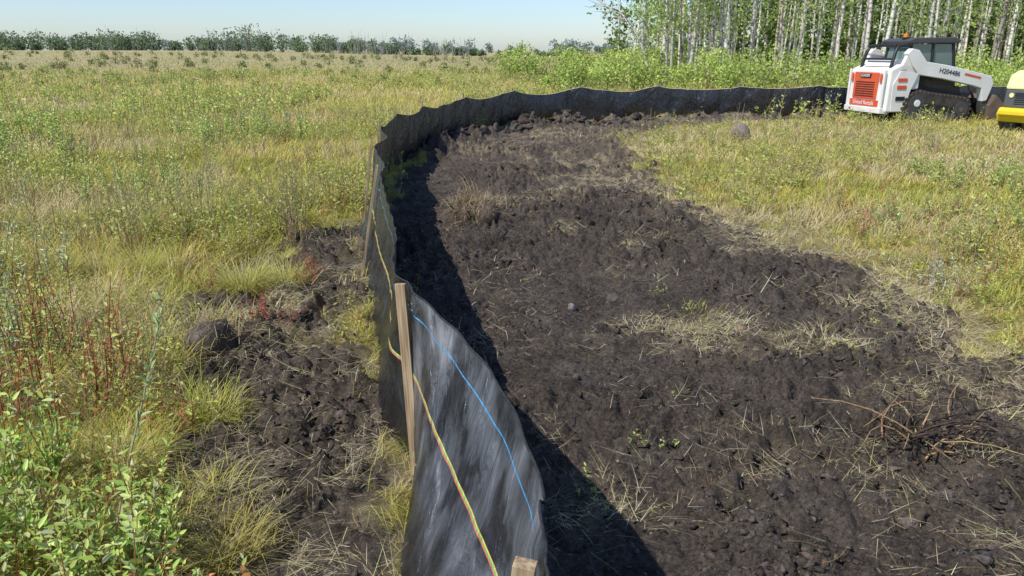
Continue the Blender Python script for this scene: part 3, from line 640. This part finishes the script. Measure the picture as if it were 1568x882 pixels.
trees(x, y, U(9, 14, n), U(.055, .13, n), 16, 15, .17, 'aspen_grove', .22, .035)
n = 140; x = U(9.5, 78, n); y = U(58, 76, n)
trees(x, y, U(9, 14, n), U(.06, .12, n), 26, 24, .42, 'aspen_grove', .05, .03, clump=1.0, lp=AB)
def thicket(name, X0, X1, Yc, Yr, Hm, nc, nl, lsz, pal, prof=None, hv=.5):
    ml = MB(); x = U(X0, X1, nc); y = Yc + U(-Yr, Yr, nc); H = Hm * U(hv, 1.15, nc)
    if prof is not None: H = H * np.interp(x, *prof)
    plants(ml, P3(x, y), H, 5, 0, .1, .05, [(.3, .27, .2), (.2, .16, .1)], pal, .35, .3, .014 * lsz / .12)
    idx = np.repeat(np.arange(nc), nl); m = len(idx); g = P3(x, y)
    hh = U(.05, 1, m) ** .75; rad = H[idx] * .42 * np.sqrt(np.clip(1.15 - hh ** 2.5, .05, 1)); a = U(0, 6.28, m); q = rad * U(.3, 1, m)
    sub = (rng.integers(0, 5, m)); ox = np.cos(sub * 1.3 + idx) * H[idx] * .22; oy = np.sin(sub * 1.3 + idx) * H[idx] * .22
    hz = H[idx] * hh * (.72 + .3 * _h(sub, idx, 4))
    p = g[idx] + np.stack([ox + q * np.cos(a), oy + q * np.sin(a), hz], 1)
    c = pick(pal, m, .2) * (.65 + .7 * _h(idx, sub, 9))[:, None]
    leaves(ml, p, rdir(m), nrm(rdir(m) + np.array([0, 0, .6])), lsz * U(.6, 1.3, m), lsz * .65 * U(.6, 1.3, m), np.clip(c, 0, 1), True)
    ml.build(name, M_far)
WT = [(.36, .47, .11), (.45, .54, .14), (.53, .59, .18), (.27, .37, .09)]
thicket('willow_thicket', 1.5, 34, 35, 3.5, 1.6, 190, 260, .13, WT, ([1.5, 4, 8, 34], [.55, .9, 1.1, 1.1]))
thicket('willow_thicket', -1, 12, 48, 4, 2.0, 60, 260, .16, WT)
thicket('willow_thicket', 12, 30, 29, 2.2, 1.0, 60, 240, .10, WT)
thicket('meadow_bushes', -120, 0, 105, 45, .95, 190, 60, .26, [(.34, .37, .13), (.27, .32, .12), (.42, .37, .2)])
thicket('meadow_bushes', -45, 2, 50, 14, .6, 130, 70, .13, [(.37, .43, .12), (.31, .37, .10), (.48, .44, .2)])
FT = [(.15, .22, .11), (.19, .25, .12), (.24, .29, .16), (.13, .18, .11)]  # distance haze mixed into these leaf colours
pr = ([-230, -190, -170, -120, -95, -88, -60, -55, -48, -35, -28, -20, -8, 10], [.7, .6, .9, 1.05, .7, 1.4, 1.2, .6, 1.2, .5, .4, .6, .3, .2])
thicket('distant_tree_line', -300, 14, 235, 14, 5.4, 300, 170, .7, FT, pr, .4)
FT2 = [(.26, .33, .29), (.29, .35, .31), (.24, .30, .27)]  # farther row: stronger haze painted in as bluish leaf colour
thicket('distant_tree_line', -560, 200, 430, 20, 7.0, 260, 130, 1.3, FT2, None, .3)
n = 44; x = np.concatenate([U(-50, -12, 30), U(-110, -70, 14)]); y = U(205, 225, n)
mb = MB(); plants(mb, P3(x, y), U(3.5, 6.5, n), 5, 0, .1, .1, [(.42, .41, .39), (.34, .32, .3)], FT, .25, .8, .06); mb.build('bare_tree_row', M_far)

# ------------------------------------------------------------ loader
W_ = simple('white_paint', (.80, .79, .76), .35, noise=.3, nscale=2.5, dirt=(.5, .44, .36)); RDm = simple('red_orange_paint', (.74, .11, .035), .35, noise=.2)
BKm = simple('black_plastic', (.018, .018, .019), .45); RB = simple('rubber_track', (.035, .03, .028), .85, noise=.5, dirt=(.14, .11, .085), bump=.3)
GL = simple('cab_glass', (.13, .19, .165), .05, spec=1.0); DG_ = simple('dark_grey_steel', (.07, .07, .072), .5); BU = simple('worn_bucket_steel', (.20, .145, .11), .6, .3, noise=.5, dirt=(.07, .05, .04))
ORg = simple('amber_lens', (.85, .25, .02), .25); YL = simple('yellow_paint', (.76, .56, .02), .35, noise=.2, dirt=(.4, .3, .1)); PY = simple('pale_yellow_hood', (.76, .74, .35), .3, noise=.1, dirt=(.5, .45, .3)); GM = simple('grey_body_paint', (.10, .10, .10), .4)
def prism(name, prof, y0, y1, m, parent, bev=.012):
    bm = bmesh.new(); a = [bm.verts.new((p[0], y0, p[1])) for p in prof]; b = [bm.verts.new((p[0], y1, p[1])) for p in prof]; k = len(prof)
    bm.faces.new(a); bm.faces.new(b[::-1])
    for j in range(k): bm.faces.new((a[j], b[j], b[(j + 1) % k], a[(j + 1) % k]))
    bmesh.ops.recalc_face_normals(bm, faces=bm.faces)
    if bev: bmesh.ops.bevel(bm, geom=bm.edges[:], offset=bev, segments=2, profile=.5, affect='EDGES', clamp_overlap=True)
    me = bpy.data.meshes.new(name); bm.to_mesh(me); bm.free(); me.materials.append(m); return link(bpy.data.objects.new(name, me), parent)
def cyl(name, r, d, loc, m, parent, rot=(PI / 2, 0, 0), seg=28, bev=.01):
    bm = bmesh.new(); bmesh.ops.create_cone(bm, cap_ends=True, segments=seg, radius1=r, radius2=r, depth=d)
    if bev: bmesh.ops.bevel(bm, geom=[e for e in bm.edges if len(e.link_faces) == 2 and any(len(f.verts) > 4 for f in e.link_faces)], offset=bev, segments=2, affect='EDGES')
    me = bpy.data.meshes.new(name); bm.to_mesh(me); bm.free(); me.materials.append(m)
    o = bpy.data.objects.new(name, me); o.location = loc; o.rotation_euler = rot; return link(o, parent)
def text(name, s, size, loc, rot, m, parent):
    c = bpy.data.curves.new(name, 'FONT'); c.body = s; c.size = size; c.extrude = .002; c.materials.append(m); c.align_x = 'CENTER'; c.align_y = 'CENTER'
    o = bpy.data.objects.new(name, c); o.location = loc; o.rotation_euler = rot; return link(o, parent)
def pipe(name, pts, r, m, parent):
    mbx = MB(); P = np.array(pts, float)[None]; tubes(mbx, P, np.full(P.shape[:2], r), np.array([[.02, .02, .02]]), 8); return mbx.build(name, m, True, parent)
LD = bpy.data.objects.new('compact_track_loader', None); link(LD)
for sy in (-1, 1):
    y0, y1 = (sy * .50, sy * .90) if sy > 0 else (-.90, -.50)
    lp = [(-.98, .38), (-.90, .14), (-.72, .02), (.78, .02), (.98, .12), (1.06, .34), (.98, .54), (.80, .62), (-.2, .74), (-.50, .80), (-.74, .74), (-.92, .58)]
    prism('track_belt', lp, y0, y1, RB, LD, .02)
    ys_ = sy * .905
    L0 = np.array(lp + [lp[0]]); seg = np.hypot(*np.diff(L0, axis=0).T); cum = np.concatenate([[0], np.cumsum(seg)]); tot = cum[-1]
    for q in range(40):
        s = q / 40 * tot; k = min(np.searchsorted(cum, s, 'right') - 1, len(seg) - 1); f = (s - cum[k]) / seg[k]; p = L0[k] * (1 - f) + L0[k + 1] * f; dd = (L0[k + 1] - L0[k]) / seg[k]
        box('track_lug', (.06, .41, .07), (p[0], sy * .70, p[1]), RB, LD, (0, -math.atan2(dd[1], dd[0]), 0), .006, 1)
    cyl('drive_sprocket', .22, .03, (-.58, ys_, .50), DG_, LD); cyl('sprocket_hub', .09, .06, (-.58, ys_, .50), W_, LD)
    cyl('front_idler', .20, .03, (.76, ys_, .32), DG_, LD); cyl('idler_hub', .07, .05, (.76, ys_, .32), BU, LD); cyl('rear_idler', .17, .03, (-.74, ys_, .22), DG_, LD)
    for xr in (-.45, -.18, .09, .36, .58): cyl('road_wheel', .12, .03, (xr, ys_, .16), DG_, LD); cyl('road_wheel_hub', .04, .05, (xr, ys_, .16), BU, LD)
    prism('track_frame', [(-.42, .24), (.55, .24), (.5, .40), (-.3, .50)], sy * .9 - .01, sy * .9 + .012, BKm, LD, .005)
    ya, yb = (-.86, -.70) if sy < 0 else (.70, .86)
    prism('rear_upright', [(-1.28, .80), (-.82, .80), (-.62, 1.20), (-.72, 1.62), (-.98, 1.74), (-1.05, 1.55), (-1.2, 1.2)], ya + .02, yb - .02, W_, LD, .015)
    prism('lift_arm', [(-1.04, 1.72), (-.92, 1.84), (-.72, 1.80), (-.45, 1.52), (.2, 1.43), (1.15, 1.24), (1.52, 1.16), (1.62, .98), (1.50, .55), (1.36, .52), (1.28, .86), (1.0, .93), (.1, 1.10), (-.62, 1.20), (-.85, 1.42)], ya - .03, yb + .0, W_, LD, .015)
    prism('arm_boot', [(1.34, .54), (1.53, .57), (1.60, .25), (1.42, .22)], ya, yb, DG_, LD, .01)
    pipe('lift_cylinder', [(-.85, sy * .66, 1.0), (.25, sy * .66, 1.22)], .04, BKm, LD)
    pipe('tilt_cylinder', [(1.2, sy * .5, .95), (1.5, sy * .5, .45)], .035, DG_, LD)
    prism('side_panel', [(-1.30, .30), (-.92, .30), (-.80, .84), (-.62, 1.24), (-1.16, 1.30), (-1.34, .95)], sy * .872 - .012, sy * .872 + .012, W_, LD, .006)
    for (zz, hh_) in ((1.08, .08), (.90, .09), (.62, .10)): box('side_decal', (.26, .01, hh_), (-1.08, sy * .895, zz), RDm if zz > .7 else BKm, LD)
    box('arm_stripe', (.5, .006, .05), (.95, sy * .895, 1.17), RDm, LD, (0, .2, 0))
prism('chassis', [(-1.1, .22), (1.05, .22), (1.1, .55), (.95, .9), (-1.2, .9)], -.49, .49, BKm, LD, .02)
prism('engine_housing', [(-1.42, .28), (-1.00, .28), (-.95, .82), (-.55, .85), (-.55, 1.42), (-1.10, 1.46), (-1.40, 1.32)], -.84, .84, W_, LD, .03)
prism('tailgate', [(-1.50, .34), (-1.40, .34), (-1.40, 1.34), (-1.47, 1.30)], -.70, .70, W_, LD, .015)
box('grille_panel', (.03, 1.02, .66), (-1.505, 0, .92), RDm, LD, bev=.01)
for k in range(7): box('grille_louver', (.02, .80, .012), (-1.528, 0, .66 + k * .058), BKm, LD, (0, .3, 0))
box('grille_badge', (.02, .44, .10), (-1.535, 0, 1.17), BKm, LD, bev=.004)
text('badge_text', 'LOADER', .10, (-1.548, 0, 1.17), (PI / 2, 0, -PI / 2), W_, LD)
box('rental_strip', (.02, 1.22, .16), (-1.505, 0, .48), RDm, LD, bev=.004)
text('rental_text', 'United Rentals', .15, (-1.52, 0, .48), (PI / 2, 0, -PI / 2), W_, LD)
for sy in (-1, 1):
    box('tail_lamp', (.02, .08, .22), (-1.51, sy * .61, 1.12), RDm, LD, bev=.005); box('tail_guard', (.05, .06, .95), (-1.5, sy * .73, .85), W_, LD, bev=.012)
prism('bumper', [(-1.55, .24), (-1.3, .22), (-1.3, .36), (-1.55, .38)], -.78, .78, W_, LD, .015)
for sy in (-1, 1):
    pipe('rear_guard_post', [(-1.28, sy * .62, 1.36), (-1.20, sy * .60, 1.72), (-1.12, sy * .56, 1.90), (-.7, sy * .52, 1.93)], .045, BKm, LD)
pipe('rear_guard_bar', [(-1.14, -.57, 1.89), (-1.14, 0, 1.92), (-1.14, .57, 1.89)], .045, BKm, LD)
pipe('rear_guard_lower_bar', [(-1.24, -.6, 1.58), (-1.24, .6, 1.58)], .03, BKm, LD)
prism('engine_cover', [(-1.30, 1.40), (-.66, 1.42), (-.66, 1.56), (-1.16, 1.55)], -.5, .5, W_, LD, .02)
for sy in (-1, 1):
    for a_, b_ in (((-.72, .9), (-.66, 2.0)), ((.78, .9), (.56, 2.02)), ((.02, 1.1), (-.02, 2.0))):
        pipe('cab_post', [(a_[0], sy * .47, a_[1]), (b_[0], sy * .47, b_[1])], .04, BKm, LD)
    prism('side_window', [(-.66, 1.30), (.70, 1.22), (.53, 1.95), (-.62, 1.95)], sy * .455 - .008, sy * .455 + .008, GL, LD, 0)
    prism('cab_side_lower', [(-.70, .85), (.78, .85), (.72, 1.24), (-.68, 1.32)], sy * .46 - .02, sy * .46 + .02, BKm, LD, .005)
prism('windscreen', [(.76, .95), (.79, .95), (.57, 1.98), (.54, 1.98)], -.43, .43, GL, LD, 0)
prism('rear_window', [(-.70, 1.4), (-.67, 1.4), (-.62, 1.95), (-.65, 1.95)], -.43, .43, GL, LD, 0)
prism('cab_roof', [(-.80, 1.95), (.70, 1.97), (.74, 2.05), (.55, 2.12), (-.62, 2.10), (-.84, 2.03)], -.55, .55, DG_, LD, .03)
prism('driver_seat', [(-.5, 1.0), (-.1, 1.0), (-.1, 1.1), (-.4, 1.12), (-.48, 1.6), (-.58, 1.6)], -.24, .24, BKm, LD, .03)
cyl('beacon_lamp', .055, .11, (-.70, -.25, 2.15), ORg, LD, (0, 0, 0))
box('beacon_base', (.14, .14, .05), (-.70, -.25, 2.09), BKm, LD)
text('arm_number', 'H204486', .17, (.25, -.896, 1.26), (PI / 2, .16, 0), BKm, LD)
prism('bucket_shell', [(1.55, .10), (2.35, .04), (2.37, .07), (1.68, .14), (1.60, .40), (1.72, .66), (1.68, .70), (1.54, .42)], -.95, .95, BU, LD, .005)
for sy in (-1, 1): prism('bucket_side', [(1.55, .10), (2.35, .04), (2.2, .28), (1.72, .68), (1.54, .42)], sy * .95 - .015, sy * .95 + .015, BU, LD, .004)
box('quick_attach', (.08, 1.1, .42), (1.50, 0, .38), BKm, LD, bev=.01)
LD.location = (10.34, 19.75, -.02); LD.rotation_euler = (0, 0, math.radians(10)); LD.scale = (.94, .94, .96)

# ------------------------------------------------------------ roller
RO = bpy.data.objects.new('trench_roller', None); link(RO)
prism('base_frame', [(-.85, .22), (.85, .22), (.92, .38), (.85, .52), (-.85, .52), (-.92, .38)], -.42, .42, YL, RO, .03)
for xx in (-.5, .5):
    for sy in (-1, 1):
        cyl('drum', .26, .38, (xx, sy * .26, .26), DG_, RO)
        for q in range(12):
            for yy in (-.1, .1):
                a_ = q * PI / 6; box('drum_pad', (.07, .09, .05), (xx + .27 * math.cos(a_), sy * .26 + yy, .26 + .27 * math.sin(a_)), DG_, RO, (0, -a_ + PI / 2, 0), .008, 1)
prism('engine_body', [(-.80, .52), (.80, .52), (.78, .90), (-.78, .90)], -.38, .38, GM, RO, .03)
for k in range(6): box('vent_slat', (.30, .012, .018), (-.3, -.385, .60 + k * .045), BKm, RO)
for k in range(6): box('end_vent', (.012, .3, .018), (-.797, 0, .60 + k * .045), BKm, RO)
cyl('round_badge', .06, .012, (-.62, -.387, .76), PY, RO, bev=0); cyl('round_badge', .05, .012, (-.805, .22, .78), PY, RO, (0, PI / 2, 0), bev=0)
prism('hood', [(-.80, .90), (.80, .90), (.76, 1.12), (.55, 1.27), (-.45, 1.30), (-.70, 1.20)], -.40, .40, PY, RO, .05)
pipe('lifting_eye', [(-.1, 0, 1.28), (-.06, 0, 1.40), (.06, 0, 1.40), (.1, 0, 1.28)], .018, BKm, RO)
box('bumper_bar', (.08, .7, .10), (-.95, 0, .42), YL, RO, bev=.02)
RO.location = (11.6, 16.7, .0); RO.rotation_euler = (0, 0, math.radians(25))

# ------------------------------------------------------------ light, sky, camera
w = bpy.data.worlds.new('World'); scene.world = w; w.use_nodes = True; ns = w.node_tree.nodes; L = w.node_tree.links; ns.clear()
sky = ns.new('ShaderNodeTexSky'); sky.sky_type = 'NISHITA'; sky.sun_disc = False
to = Vector((-.51, -.36, .80)).normalized(); el = math.asin(to.z); rotz = math.atan2(to.x, to.y) % (2 * PI)
sky.sun_elevation = el; sky.sun_rotation = rotz; sky.air_density = 1.0; sky.dust_density = .5; sky.ozone_density = 3
tint = nd(ns, 'ShaderNodeMix', data_type='RGBA', blend_type='MULTIPLY'); tint.inputs[0].default_value = 1; tint.inputs[7].default_value = (.88, .96, 1.12, 1)
bg = ns.new('ShaderNodeBackground'); bg.inputs[1].default_value = .148; o = ns.new('ShaderNodeOutputWorld')
L.new(sky.outputs[0], tint.inputs[6]); L.new(tint.outputs[2], bg.inputs[0]); L.new(bg.outputs[0], o.inputs[0])
sl = bpy.data.lights.new('sun', 'SUN'); sl.energy = 5.0; sl.angle = math.radians(.5); sl.color = (1, .955, .87)
so = bpy.data.objects.new('sun', sl); link(so); so.rotation_mode = 'QUATERNION'; so.rotation_quaternion = (-to).to_track_quat('-Z', 'Y')
cam = bpy.data.cameras.new('camera'); cam.sensor_width = 36; cam.lens = 26.17; cam.clip_start = .05; cam.clip_end = 4000
co = bpy.data.objects.new('camera', cam); link(co); co.location = (0, 0, 1.7); co.rotation_euler = (math.radians(90 - 17.7), 0, 0); scene.camera = co
scene.view_settings.view_transform = 'Standard'; scene.view_settings.look = 'None'; scene.view_settings.exposure = 0
